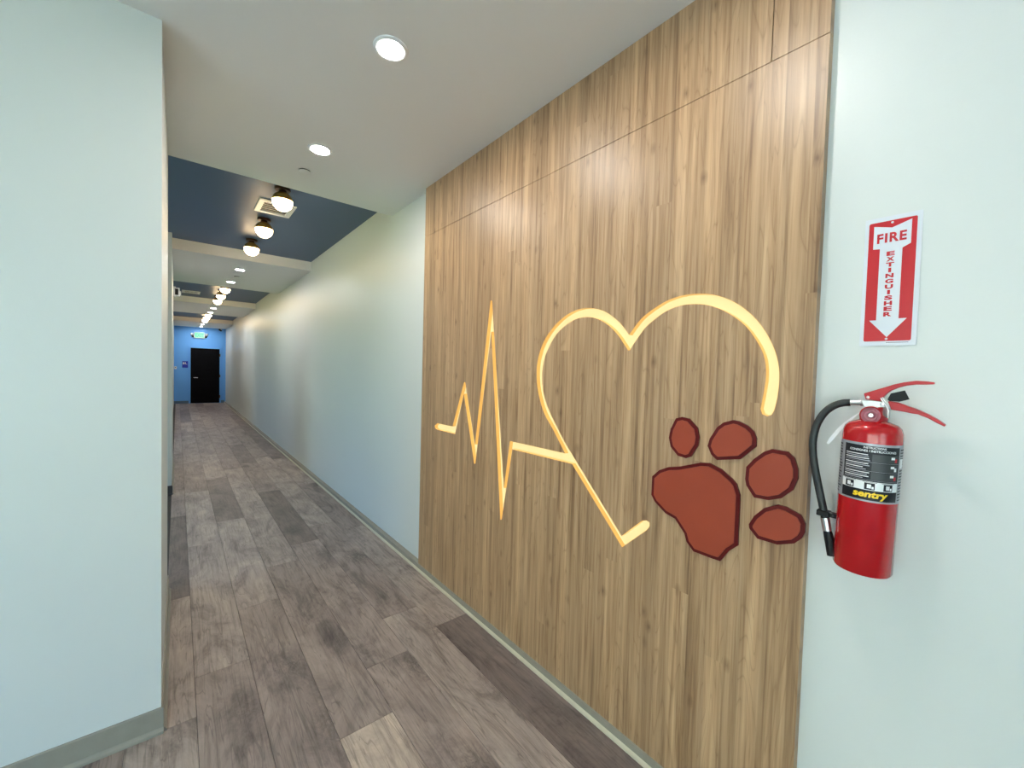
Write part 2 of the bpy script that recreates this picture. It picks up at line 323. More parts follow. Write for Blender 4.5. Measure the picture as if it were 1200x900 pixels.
PAWS = {'toe1':[(0.7862,1.3921),(0.7625,1.3998),(0.7357,1.3962),(0.7039,1.3662),(0.6962,1.3326),(0.6994,1.3038),(0.7234,1.2598),(0.7415,1.2508),(0.7735,1.2548),(0.8026,1.2828),(0.8111,1.3162),(0.8055,1.3502)],
'toe2':[(0.5841,1.4079),(0.5662,1.4061),(0.5385,1.3944),(0.5195,1.3784),(0.5106,1.3562),(0.5109,1.3301),(0.5560,1.2812),(0.6309,1.2645),(0.6508,1.2795),(0.6649,1.3083),(0.6587,1.3347),(0.6357,1.3771),(0.6149,1.3962)],
'toe3':[(0.4657,1.3298),(0.4220,1.3286),(0.4045,1.3130),(0.3941,1.2809),(0.3929,1.2520),(0.4046,1.2150),(0.4331,1.1831),(0.4680,1.1679),(0.5097,1.1658),(0.5343,1.1993),(0.5386,1.2196),(0.5368,1.2598),(0.5149,1.2903),(0.4879,1.3174)],
'toe4':[(0.4431,1.1603),(0.4192,1.1594),(0.3811,1.1456),(0.3688,1.1227),(0.3689,1.0961),(0.3762,1.0767),(0.3938,1.0560),(0.4380,1.0367),(0.4948,1.0367),(0.5198,1.0627),(0.5213,1.0755),(0.5072,1.1061),(0.4805,1.1388)],
'main':[(0.8745,1.1553),(0.8457,1.1854),(0.8100,1.2041),(0.7650,1.2151),(0.6874,1.2449),(0.6566,1.2490),(0.6143,1.2348),(0.5790,1.2106),(0.5645,1.1962),(0.5521,1.1611),(0.5522,0.9937),(0.5800,0.9642),(0.6058,0.9208),(0.6337,0.9200),(0.6994,0.9209),(0.7267,0.9474),(0.7359,0.9748),(0.7739,1.0174),(0.8133,1.0272),(0.8591,1.0589),(0.8753,1.0823)]}
LEVER = [(0.2433,1.5179),(0.2230,1.5268),(0.2036,1.5355),(0.1863,1.5438),(0.1678,1.5499),(0.1468,1.5544),(0.1306,1.5538),(0.1155,1.5519),(0.1160,1.5468),(0.1303,1.5455),(0.1464,1.5451),(0.1644,1.5416),(0.1766,1.5368),(0.1904,1.5286),(0.1981,1.5206),(0.2042,1.5115),(0.2086,1.5002),(0.2389,1.5025)]
GRIP = [(0.1957,1.5012),(0.1781,1.4993),(0.1592,1.4912),(0.1409,1.4844),(0.1230,1.4747),(0.1083,1.4650),(0.0932,1.4526),(0.0944,1.4484),(0.1080,1.4559),(0.1226,1.4655),(0.1405,1.4730),(0.1510,1.4741),(0.1648,1.4770),(0.1884,1.4801)]
TAG = [(0.1960,1.5057),(0.1903,1.5211),(0.1650,1.5300),(0.1558,1.5086),(0.1738,1.5013),(0.1927,1.5017)]
VALVE = [(0.2483,1.5007),(0.2119,1.5000),(0.2004,1.4987),(0.1999,1.4856),(0.2129,1.4834),(0.2143,1.4778),(0.2395,1.4756),(0.2416,1.4844)]

# ------------------------------------------------------------------ the setting
XW, XP, XL = 1.480, 1.446, -0.05          # right wall, panel face, left corridor wall
H, HC = 2.909, 3.038                      # soffit and coffer heights
Y0, YL, YE = -3.5, 2.20, 19.75            # back of the lobby, left wall face, corridor end
S1, B2, B2e, S2e, S3, S3e, S4 = 3.57, 6.42, 8.92, 11.77, 14.27, 17.12, 19.75
XB = -4.0

floor = struct(box('floor', (XB, XW, Y0, YE, -0.10, -0.004), SUBFL), 'grey-brown wood-look plank floor running down the corridor', 'floor')
# planks 22.9 cm wide and 1.835 m long; ends measured column by column
PW, PLEN = 0.229, 1.835
tone_dark, tone_mid, tone_light, tone_pale = (0.200, 0.162, 0.148), (0.305, 0.250, 0.226), (0.385, 0.325, 0.292), (0.46, 0.385, 0.325)
ENDS = {-1: 3.405, 0: 2.481, 1: 3.024, 2: 1.708, 3: 2.043, 4: 2.40, 5: 2.14}
TONES = {(-1, 0): tone_dark, (-1, -1): tone_light, (0, -1): tone_mid, (0, 0): tone_light, (0, 1): tone_light, (1, -1): tone_mid, (1, 0): tone_light, (1, 1): tone_dark, (1, 2): tone_light,
         (2, -1): tone_pale, (2, 0): tone_mid, (2, 1): tone_light, (2, 2): tone_light, (3, -1): tone_mid, (3, 0): tone_mid, (3, 1): tone_dark, (4, -1): tone_light, (4, 0): tone_mid,
         (5, -1): tone_dark, (5, 0): tone_light, (5, 1): tone_mid}
plank_cache = {}
def plank(x0, x1, y0, y1, col):
    w, l = round(x1-x0, 4), round(y1-y0, 4)
    if w < 0.004 or l < 0.01: return
    if (w, l) not in plank_cache:
        g, c = 0.0007, 0.0012
        v = []
        for (e, z) in ((g, -0.004), (g, -0.0010), (g+c, 0.0)):
            v += [(-w/2+e, -l/2+e, z), (w/2-e, -l/2+e, z), (w/2-e, l/2-e, z), (-w/2+e, l/2-e, z)]
        f = [(8, 9, 10, 11), (3, 2, 1, 0)]
        for k in (0, 4):
            for i in range(4): f.append((k+i, k+(i+1) % 4, k+4+(i+1) % 4, k+4+i))
        me = pymesh('plank', v, f); me.materials.append(PLANK); plank_cache[(w, l)] = me
    o = link('plank', plank_cache[(w, l)], None, floor); o.location = ((x0+x1)/2, (y0+y1)/2, 0); o.color = (*col, 1)
rp = random.Random(3)
def runs(col):
    xa, xb = 0.068+col*PW, 0.068+(col+1)*PW
    e = ENDS.get(col, rp.uniform(0, PLEN))
    return xa, xb, e
for col in range(-18, 7):
    xa, xb, e = runs(col)
    xb2 = min(xb, XW)
    k0 = math.floor((Y0-e)/PLEN)
    for k in range(k0, 11):
        ya, yb = e+k*PLEN, e+(k+1)*PLEN
        colr = TONES.get((col, k)) or rp.choice([tone_dark, tone_mid, tone_mid, tone_light, tone_mid])
        j = rp.uniform(0.93, 1.07); colr = tuple(c*j for c in colr)
        ya = max(ya, Y0); yb = min(yb, YE)
        if yb <= ya: continue
        if xb <= XL+0.001:                    # lobby columns stop at the left wall
            plank(max(xa, XB), xb, ya, min(yb, YL), colr) if ya < YL else None
        elif xa < XL:                         # the column that straddles the left wall corner
            if ya < YL: plank(xa, xb2, ya, min(yb, YL), colr)
            if yb > YL: plank(XL, xb2, max(ya, YL), yb, colr)
        else:
            plank(xa, xb2, ya, yb, colr)

wall_right = struct(box('wall_right', (XW, XW+0.12, Y0, YE, -0.1, HC), PAINT), 'long pale wall along the right side of the corridor', 'wall')
wl = box('wall_left_near', (XB, XL, YL, S1, -0.1, HC), PAINT); struct(wl, 'pale wall at the left edge, ending at a corner by the corridor', 'wall')
wm = box('wall_left_middle', (-3.2, XL, 6.18, 8.05, -0.1, HC), PAINT); struct(wm, 'middle stretch of left corridor wall between two openings', 'wall')
wf = box('wall_left_far', (-3.2, -0.10, S2e, YE, -0.1, HC), PAINT); struct(wf, 'far stretch of left corridor wall up to the blue end wall', 'wall')
we = box('wall_end', (-3.2, XW+0.12, YE, YE+0.12, -0.1, HC), BLUEW); struct(we, 'blue painted wall closing the far end of the corridor', 'wall')
struct(box('ceiling', (XB, XW+0.12, Y0, YE, HC, HC+0.1), BLUEC), 'dark slate blue ceiling seen in the recesses between dropped soffits', 'ceiling')
for i, (a, b_) in enumerate(((Y0, S1), (B2, B2e), (S2e, S3), (S3e, YE))):
    s = box('ceiling_soffit', (XB if i == 0 else -3.2, XW, a, b_, H, HC), CEIL)
    struct(s, ('nearest', 'second', 'third', 'farthest')[i] + ' pale dropped soffit across the corridor ceiling', 'ceiling')
# side branches on the left and the lobby behind the camera, with unseen windows added to let daylight in
def frame_rect(u0, u1, z0, z1, t, a0, a1, axis, verticals=0, transom=None):
    bs = []
    def B(ua, ub, za, zb): bs.append((a0, a1, ua, ub, za, zb) if axis == 'x' else (ua, ub, a0, a1, za, zb))
    B(u0, u1, z0, z0+t); B(u0, u1, z1-t, z1); B(u0, u0+t, z0+t, z1-t); B(u1-t, u1, z0+t, z1-t)
    for k in range(1, verticals+1):
        u = u0+(u1-u0)*k/(verticals+1); B(u-t/2, u+t/2, z0+t, z1-t)
    return bs
def wall_with_opening(name, u0, u1, o0, o1, z0, z1, a0, a1, axis, label):
    bs = [(u0, o0, -0.1, HC), (o1, u1, -0.1, HC), (o0, o1, -0.1, z0), (o0, o1, z1, HC)]
    bs = [(a0, a1, p, q_, r, s_) if axis == 'x' else (p, q_, a0, a1, r, s_) for p, q_, r, s_ in bs]
    return struct(link(name, boxes_mesh(name, bs), PAINT), label, 'wall')
def window(n, u0, u1, z0, z1, a0, a1, axis, verts, label):
    w = struct(link('window_%d' % n, boxes_mesh('window', frame_rect(u0, u1, z0, z1, 0.05, a0, a1, axis, verts)), WHITE), label, 'window')
    am = (a0+a1)/2
    for k in range(verts+1):
        ua = u0+0.05+(u1-u0-0.05)*k/(verts+1) - (0.025 if k else 0); ub = u0+(u1-u0)*(k+1)/(verts+1) - (0.025 if k < verts else 0.05)
        box('pane', (am-0.003, am+0.003, ua, ub, z0+0.05, z1-0.05) if axis == 'x' else (ua, ub, am-0.003, am+0.003, z0+0.05, z1-0.05), GLASS, w)
wall_with_opening('wall_back', XB, XW+0.12, -3.3, -0.9, 0.05, 2.60, Y0-0.12, Y0, 'y', 'lobby wall behind the viewer with an added wide glazed front')
window(1, -3.3, -0.9, 0.05, 2.60, Y0-0.09, Y0-0.03, 'y', 3, 'unseen wide glazed lobby front added behind the viewer for daylight')  # out-of-view glazing, added to bring daylight in from behind
wall_with_opening('wall_lobby_side', Y0-0.12, S1, -3.2, 0.9, 0.05, 2.60, XB-0.12, XB, 'x', 'lobby side wall out of view on the left, with an added wide glazed front')
window(4, -3.2, 0.9, 0.05, 2.60, XB-0.09, XB-0.03, 'x', 3, 'unseen wide glazed lobby side added to light the wood cladding')  # out of view; added so daylight falls evenly on the wood panels
portal('daylight_side', (XB-0.14, -1.15, 1.325), (PI/2, 0, -PI/2), 4.1, 2.55)
wall_with_opening('wall_branch_near', S1, 6.18, 3.75, 6.0, 0.3, 2.6, -3.32, -3.2, 'x', 'end wall of the first opening on the left')
window(2, 3.75, 6.0, 0.3, 2.6, -3.29, -3.23, 'x', 1, 'unseen window added for daylight at the end of the first left opening')  # out of view; added to send cool daylight across the corridor
wall_with_opening('wall_branch_far', 8.05, S2e, 9.0, 10.7, 0.8, 2.5, -3.32, -3.2, 'x', 'end wall of the second opening on the left')
window(3, 9.0, 10.7, 0.8, 2.5, -3.29, -3.23, 'x', 1, 'unseen window added for daylight at the end of the second left opening')  # second added window, lights the corridor farther down
portal('daylight_front', (-2.1, Y0-0.14, 1.325), (PI/2, 0, 0), 2.4, 2.55)
portal('daylight_branch_near', (-3.34, 4.875, 1.45), (PI/2, 0, -PI/2), 2.25, 2.3)
portal('daylight_branch_far', (-3.34, 9.85, 1.65), (PI/2, 0, -PI/2), 1.7, 1.7)
fac = struct(link('bounce_facade', boxes_mesh('bounce_facade', [(-16, -14, -25, 2, -0.12, 6.5)]), mat('pale_render', (0.72, 0.68, 0.58), 0.85, noise=(0.8, 0.05))), 'unseen pale rendered building added across the pavement to warm the daylight', 'building')  # out-of-view block added to warm the light reaching the lobby
pave = struct(link('pavement', boxes_mesh('pavement', [(-30, XB-0.15, -30, 3.5, -0.12, -0.06)]), mat('pale_concrete', (0.55, 0.53, 0.50), 0.85, noise=(1.2, 0.08))), 'unseen pale concrete pavement added outside the lobby side windows to bounce sunlight', 'pavement')  # out-of-view slab added to bounce sun through the side glazing
lawn = struct(link('ground', pymesh('ground', [(-60, -60, -0.12), (60, -60, -0.12), (60, 60, -0.12), (-60, 60, -0.12)], [(0, 1, 2, 3)]), LAWN), 'unseen green lawn added outside the windows for green bounce light', 'lawn')  # unseen ground added to send greenish light up into the lobby

# baseboards
def cove(name, path_fn, a0, a1, h, m):
    """profile (d outward, z) swept straight from a0 to a1"""
    prof = [(0, 0), (0.019, 0), (0.0195, 0.004), (0.018, 0.010), (0.012, 0.016), (0.0085, 0.022), (0.008, h-0.003), (0.006, h), (0, h)]
    v = [path_fn(d, a0, z) for d, z in prof] + [path_fn(d, a1, z) for d, z in prof]; n = len(prof)
    f = [(i, (i+1) % n, (i+1) % n+n, i+n) for i in range(n)] + [tuple(range(n)), tuple(range(2*n-1, n-1, -1))]
    return fixnormals(pymesh(name, v, f))
br = struct(link('baseboard_right', boxes_mesh('baseboard_right', [(1.438, XW, Y0, YE, 0.0, 0.047)], 0.002), TRIM), 'low taupe base rail along the right wall', 'baseboard')
link('toe_strip', prism('toe_strip', [[(1.438, 0), (1.428, 0), (1.4275, 0.004), (1.430, 0.010), (1.436, 0.016), (1.438, 0.017)]], Y0, YE, 'y'), mat('toe_strip_lit', (0.52, 0.475, 0.36), 0.4, noise=(20, 0.05)), br)  # toe paler than the rail: the light it catches is in its colour
bl = struct(link('baseboard_left', cove('baseboard_left', lambda d, a, z: (a, YL-d, z), XB, XL+0.008, 0.105, TRIM), TRIM), 'taupe rubber baseboard along the left wall', 'baseboard')
link('corner_return', cove('corner_return', lambda d, a, z: (XL+d, a, z), YL-0.008, S1, 0.105, TRIM), TRIM, bl)
bm_ = struct(link('baseboard_left_middle', cove('baseboard_left_middle', lambda d, a, z: (a, 6.18-d, z), -3.2, XL+0.008, 0.105, TRIMD), TRIMD), 'dark baseboard at the foot of the middle left wall', 'baseboard')
link('side_return', cove('side_return', lambda d, a, z: (XL+d, a, z), 6.172, 8.05, 0.105, TRIM), TRIM, bm_)
be = struct(link('baseboard_end', boxes_mesh('baseboard_end', [(-0.10, 0.33, YE-0.012, YE, 0, 0.10), (1.33, 1.44, YE-0.012, YE, 0, 0.10)], 0.002), mat('base_blue', (0.10, 0.17, 0.26), 0.5, noise=(20, 0.05))), 'blue-grey baseboard under the blue end wall', 'baseboard')

# wood cladding: separate sheets standing on the base rail, the lower one cut out for the light channel
PYA, PYB, ZS = 0.370, 2.850, 2.547
g = 0.0012
low = prism('panel', [[(PYA, 0.047), (PYB, 0.047), (PYB, ZS-g), (PYA, ZS-g)], list(reversed(SIGN))], XP, XW, 'x')
o = link('panel', low, WOOD, wall_right); o['label'] = 'large lower oak laminate sheet with the glowing heart cut into it'
o = link('panel', boxes_mesh('panel', [(XP, XW, 0.520+g, PYB, ZS+g, H)], 0.0008), WOOD, wall_right); o['label'] = 'long upper oak laminate strip under the soffit'
o = link('panel', boxes_mesh('panel', [(XP, XW, PYA, 0.520-g, ZS+g, H)], 0.0008), WOOD, wall_right); o['label'] = 'short upper oak laminate piece at the right end'

# ------------------------------------------------------------------ glowing heartbeat and heart, recessed in the lower sheet
hs = tag(empty('heartbeat_heart_light', (XW-0.006, 1.4, 1.3)), 'glowing warm yellow heartbeat line running into an open heart outline', 'light sign')
rel = [(y-1.4, z-1.3) for y, z in SIGN]
link('diffuser', prism('diffuser', [rel], -0.004, 0.004, 'x'), GLOWF, hs)
inn = inset(rel, 0.0012)
n = len(rel); v = []
for ring, x in ((rel, -0.0275), (rel, -0.0045), (inn, -0.0045), (inn, -0.0275)): v += [(x, p[0], p[1]) for p in ring]
f = []
for k in range(4):
    for i in range(n):
        j = (i+1) % n; k2 = (k+1) % 4; f.append((k*n+i, k*n+j, k2*n+j, k2*n+i))
link('channel_side', fixnormals(pymesh('channel_side', v, f)), GLOWR, hs)

# ------------------------------------------------------------------ paw print: five raised pads on the cladding
PADS = {'toe1': 'small upright oval terracotta toe pad, leftmost of the paw print',
        'toe2': 'rounded terracotta toe pad at the top of the paw print below the heart end',
        'toe3': 'large round terracotta toe pad on the right side of the paw print',
        'toe4': 'lowest wide oval terracotta toe pad beside the panel edge',
        'main': 'big irregular terracotta main pad of the paw print with maroon border'}
for k, lab in PADS.items():
    P = PAWS[k]; cy = sum(p[0] for p in P)/len(P); cz = sum(p[1] for p in P)/len(P); L = [(a-cy, b-cz) for a, b in P]
    t = tag(empty('paw_pad', (XP, cy, cz)), lab, 'wall decoration', 'terracotta pads of the paw print')
    o = link('border_plate', prism('border_plate', [L], -0.008, 0.0, 'x'), PADD, t); o['label'] = 'dark maroon border'
    link('pad_face', prism('pad_face', [inset(L, 0.0115)], -0.0115, -0.008, 'x', 0.0008), PADF, t)

# ------------------------------------------------------------------ ceiling fittings
def ring(name, r0, r1, z0, z1, n=40): return lathe(name, [(r0, z1), (r0, z0), (r0+0.003, z0-0.0) if 0 else (r0, z0), (r1, z0), (r1, z1), (r0, z1)], n, 30)
def make_downlight():
    t = empty('recessed_downlight')
    link('trim_ring', lathe('trim_ring', [(0.052, 0.0), (0.052, -0.006), (0.060, -0.008), (0.070, -0.004), (0.072, 0.0)], 40), WHITE, t)
    link('lens', lathe('lens', [(0.0515, 0.0), (0.0515, -0.003), (0.035, -0.0045), (0.0, -0.005)], 40), LEDM, t)
    return t
dl = make_downlight()
DL = [((0.690, 0.66), 'recessed white downlight in the near soffit over the viewer'),
      ((0.700, 1.73), 'largest bright recessed downlight in the near soffit'),
      ((0.690, 2.805), 'smaller bright recessed downlight in the near soffit, beside the round cap'),
      ((0.694, 7.11), 'first recessed downlight in the second soffit'), ((0.684, 8.28), 'second recessed downlight in the second soffit, nearer the far coffer'),
      ((0.683, 12.52), 'first recessed downlight in the third soffit'), ((0.680, 13.64), 'second recessed downlight in the third soffit'),
      ((0.680, 18.05), 'first recessed downlight in the farthest soffit above the exit sign'), ((0.680, 19.20), 'last recessed downlight before the blue end wall')]
for i, ((x, y), lab) in enumerate(DL):
    o = dl if i == 0 else copy_tree(dl); o.location = (x, y, H); tag(o, lab, 'downlight', 'recessed downlights in the soffits')
cap = tag(empty('sprinkler_cap', (0.684, 3.179, H)), 'flat white round sprinkler cover cap near the soffit edge', 'sprinkler cap', 'concealed sprinkler caps')
link('cap_plate', lathe('cap_plate', [(0.0, -0.012), (0.036, -0.012), (0.040, -0.010), (0.040, -0.008), (0.030, -0.007)], 36), CEIL, cap)
link('retainer', lathe('retainer', [(0.034, -0.0075), (0.036, 0.0)], 30), TRIMD, cap)
cap2 = copy_tree(cap); cap2.location = (0.713, 7.70, H); tag(cap2, 'dark-edged round sprinkler cap between the downlights of the second soffit', 'sprinkler cap', 'concealed sprinkler caps')
def make_globe():
    t = empty('globe_ceiling_light')
    link('canopy', lathe('canopy', [(0.0, 0.0), (0.060, 0.0), (0.060, -0.018), (0.056, -0.022), (0.0, -0.022)], 36), BRONZE, t)
    link('neck', lathe('neck', [(0.030, -0.022), (0.030, -0.034), (0.036, -0.040)], 28), BRONZE, t)
    R, zc = 0.0800, -0.112
    up_, lo_ = [], []
    for i in range(15):
        a = math.radians(8 + 78*i/14); up_.append((R*math.sin(a), zc+R*math.cos(a)))
    up_.append((R*math.sin(math.radians(86))*0.97, zc+R*math.cos(math.radians(86))))
    link('brass_cap', lathe('brass_cap', [(0.0, zc+R)] + up_, 40), BRASS, t)
    for i in range(17):
        a = math.radians(87 + 93*i/16); lo_.append((0.975*R*math.sin(a) if i < 16 else 0.0, zc+0.985*R*math.cos(a)))
    link('glass_bowl', lathe('glass_bowl', [(0.0, zc+R*0.05)] + lo_, 40), GLASSG, t)
    return t
gl0 = make_globe(); first = True
ords = ['first', 'second', 'third']; cof = ['nearest', 'middle', 'farthest']
for ci, c0 in enumerate((S1, B2e, S3)):
    for gi, dy in enumerate((0.38, 1.33, 2.24)):
        o = gl0 if first else copy_tree(gl0); first = False
        o.location = (0.683, c0+dy, HC); tag(o, 'brass and opal glass globe light, %s of three in the %s blue coffer' % (ords[gi], cof[ci]), 'ceiling light', 'globe lights in the blue coffers')
def make_vent(w, l):
    t = empty('ceiling_vent')
    bs = [(-w/2, w/2, -l/2, -l/2+0.045, -0.012, 0), (-w/2, w/2, l/2-0.045, l/2, -0.012, 0), (-w/2, -w/2+0.045, -l/2+0.045, l/2-0.045, -0.012, 0), (w/2-0.045, w/2, -l/2+0.045, l/2-0.045, -0.012, 0)]
    link('frame', boxes_mesh('frame', bs, 0.002), WHITE, t)
    link('duct_shade', boxes_mesh('duct_shade', [(-w/2+0.045, w/2-0.045, -l/2+0.045, l/2-0.045, -0.002, 0)]), BLACK, t)  # flat black sheet stands for the shade behind the slats
    k = 5; ll = l-0.09
    sl = prism('slat', [[(-0.002, -0.007), (0.001, -0.007), (0.002, -0.002), (-0.001, -0.002)]], -w/2+0.045, w/2-0.045, 'x')
    sl.materials.append(WHITE)
    for i in range(k):
        s = link('slat', sl, None, t); s.location = (0, -ll/2+ll*(i+0.5)/k, 0)
    return t
ve = make_vent(0.30, 0.36); ve.location = (0.715, 4.49, HC); tag(ve, 'white louvred air vent behind the first globe light', 'vent', 'ceiling air vents')
ve2 = make_vent(0.30, 0.36); ve2.location = (0.22, 11.0, HC); tag(ve2, 'white air vent in the middle blue coffer, left of the globes', 'vent', 'ceiling air vents')
# ------------------------------------------------------------------ wall device on the left wall
st = tag(empty('alarm_strobe', (XL, 7.98, 2.60)), 'small white alarm strobe box high on the middle left wall', 'alarm')
link('back_box', boxes_mesh('back_box', [(0.0, 0.030, -0.055, 0.055, -0.075, 0.075)], 0.004), WHITE, st)
link('housing', boxes_mesh('housing', [(0.030, 0.075, -0.045, 0.045, -0.062, 0.062)], 0.008), WHITE, st)
link('lens', boxes_mesh('lens', [(0.075, 0.090, -0.02, 0.02, -0.045, 0.02)], 0.004), STEEL, st)
link('grille', boxes_mesh('grille', [(0.020, 0.060, -0.0575, -0.045, -0.045, 0.045)], 0.002), BLACK, st)

# ------------------------------------------------------------------ far end: door, exit sign, restroom-style sign
DX0, DX1, DT = 0.385, 1.285, 2.115
dr = struct(link('door_1', boxes_mesh('door_1', [(DX0-0.045, DX0, YE-0.03, YE, 0, DT+0.045), (DX1, DX1+0.045, YE-0.03, YE, 0, DT+0.045), (DX0, DX1, YE-0.03, YE, DT, DT+0.045)], 0.003), BLUEW), 'black door in a blue frame at the end of the corridor', 'door')
slab = link('door_slab', boxes_mesh('door_slab', [(DX0+0.004, DX1-0.004, YE-0.022, YE, 0.008, DT-0.004)], 0.002), DOORM, dr)
for z0, z1 in ((0.22, 0.95), (1.12, 1.92)): link('door_panel', boxes_mesh('door_panel', [(DX0+0.15, DX1-0.15, YE-0.027, YE-0.022, z0, z1)], 0.002), DOORM, slab)
hd = link('handle', tube('handle', [(DX0+0.10, YE-0.02, 0.985), (DX0+0.10, YE-0.07, 0.985), (DX0+0.13, YE-0.075, 0.985), (DX0+0.22, YE-0.07, 0.985)], 0.010, 10), STEEL, slab)
for z in (0.25, 1.06, 1.87): link('hinge', boxes_mesh('hinge', [(DX1-0.012, DX1+0.022, YE-0.045, YE-0.030, z-0.055, z+0.055)], 0.004), BRONZE, dr)
ex = tag(empty('exit_sign', (0.652, YE, 2.605)), 'lit green exit sign with twin lamp heads above the black door', 'exit sign')
link('housing', boxes_mesh('housing', [(-0.165, 0.165, -0.05, 0.0, -0.115, 0.115)], 0.006), WHITE, ex)
fc = link('face', boxes_mesh('face', [(-0.150, 0.150, -0.054, -0.050, -0.10, 0.10)]), EXITF, ex)
tm = text_mesh('lettering', 'EXIT', 0.135, 0.255, 0.03)
for vv in tm.vertices: vv.co = (vv.co.x, -0.0555, vv.co.y)
link('lettering', tm, GREEN, fc)
for s_ in (-1, 1):
    hdp = lathe('lamp_head', [(0.0, 0.03), (0.035, 0.03), (0.048, 0.0), (0.050, -0.035), (0.0, -0.035)], 24)
    lh = link('lamp_head', hdp, WHITE, ex); lh.location = (s_*0.222, -0.045, 0.035); lh.rotation_euler = (math.radians(65), 0, 0)
    br_ = link('lamp_bracket', boxes_mesh('lamp_bracket', [(s_*0.195-0.035, s_*0.195+0.035, -0.045, 0.0, -0.085, -0.02)], 0.006), BLACK, ex)
ad = tag(empty('room_sign', (0.225, YE, 1.478)), 'small royal blue room sign on the blue end wall left of the door', 'sign')
link('plate', boxes_mesh('plate', [(-0.086, 0.086, -0.006, 0, -0.125, 0.125)], 0.003), ADA, ad)
pic = [(-0.060, -0.030, 0.06, 0.085), (-0.066, -0.024, 0.005, 0.055), (-0.004, 0.018, 0.06, 0.085), (-0.012, 0.020, 0.02, 0.055), (0.010, 0.060, 0.003, 0.018)]
for a, b_, c_, d_ in pic: link('pictogram_piece', boxes_mesh('pictogram_piece', [(a, b_, -0.0075, -0.006, c_, d_)]), SIGNW, ad)
th = tag(empty('thermostat', (-0.055, YE, 1.345)), 'tiny white thermostat at the left edge of the blue end wall', 'thermostat')
link('cover', boxes_mesh('cover', [(-0.035, 0.035, -0.022, 0, -0.05, 0.05)], 0.006), WHITE, th)
link('dial', boxes_mesh('dial', [(-0.018, 0.018, -0.0245, -0.022, 0.0, 0.025)], 0.001), LABELG, th)
sc = tag(empty('security_camera', (1.325, YE, 2.905)), 'small dark security camera under the soffit in the far right corner', 'camera')
link('mount', boxes_mesh('mount', [(-0.025, 0.025, -0.05, 0.0, -0.03, 0.0)], 0.004), WHITE, sc)
cb = link('camera_body', lathe('camera_body', [(0.0, 0.06), (0.028, 0.06), (0.032, 0.05), (0.032, -0.05), (0.026, -0.055), (0.0, -0.05)], 24), BLACK, sc); cb.location = (-0.03, -0.075, -0.055); cb.rotation_euler = (math.radians(-65), 0, math.radians(35))

# ------------------------------------------------------------------ fire extinguisher sign
SG0, SG1, SGB, SGT = 0.1605, 0.2740, 1.6475, 1.9940      # y range, z range
sw, sh = SG1-SG0, SGT-SGB
fs = tag(empty('fire_extinguisher_sign', (XW, (SG0+SG1)/2, (SGB+SGT)/2)), 'red and white fire extinguisher arrow sign on the wall above the extinguisher', 'sign')
def UV(u, v): return ((0.5-u)*sw, (0.5-v)*sh)            # u to the viewer's right is -y
def rrect(u0, u1, v0, v1, r, n=5):
    (ya, za), (yb, zb) = UV(u0, v0), UV(u1, v1); y0, y1 = min(ya, yb), max(ya, yb); z0, z1 = min(za, zb), max(za, zb); P = []
    for cy, cz, a0 in ((y1-r, z1-r, 0), (y0+r, z1-r, 90), (y0+r, z0+r, 180), (y1-r, z0+r, 270)):
        for k in range(n+1): a = math.radians(a0+90*k/n); P.append((cy+r*math.cos(a), cz+r*math.sin(a)))
    return P
link('plate', prism('plate', [rrect(0, 1, 0, 1, 0.002)], -0.003, 0.0, 'x'), SIGNW, fs)
link('red_field', prism('red_field', [rrect(0.075, 0.915, 0.035, 0.965, 0.004)], -0.0034, -0.003, 'x'), SIGNR, fs)
ar = [UV(*p) for p in ((0.165, 0.062), (0.49, 0.092), (0.825, 0.052), (0.825, 0.232), (0.685, 0.258), (0.685, 0.795), (0.825, 0.795), (0.495, 0.935), (0.165, 0.800), (0.290, 0.800), (0.290, 0.245), (0.165, 0.240))]
arrow = link('arrow', prism('arrow', [ar], -0.0038, -0.0034, 'x'), SIGNW, fs)
def flat_text(name, body, u, v, hgt, wid, m, parent, bold=0.02, x=-0.0041, spacing=1.0):
    t = text_mesh(name, body, hgt, wid, bold, 0.0, spacing); cy, cz = UV(u, v)
    for q_ in t.vertices: q_.co = (x, cy-q_.co.x, cz+q_.co.y)
    return link(name, t, m, parent)
flat_text('lettering', 'FIRE', 0.49, 0.165, 0.0255, 0.059, SIGNR, arrow, 0.035, spacing=1.14)
for k, ch in enumerate('EXTINGUISHER'):
    flat_text('letter', ch, 0.487, 0.290+0.0425*k, 0.0118, 0.0058 if ch == 'I' else 0.0165, SIGNR, arrow, 0.05)
for v_ in (0.052, 0.948):
    cy, cz = UV(0.49, v_); s_ = link('screw', lathe('screw', [(0.0, 0.0012), (0.0025, 0.0008), (0.003, 0.0)], 16), SIGNW, fs); s_.location = (-0.0038, cy, cz); s_.rotation_euler = (0, -PI/2, 0)
cy, cz = UV(0.68, 0.977); link('fine_print', boxes_mesh('fine_print', [(-0.0033, -0.003, cy-0.022, cy+0.022, cz-0.0006, cz+0.0006)]), LABELG, fs)

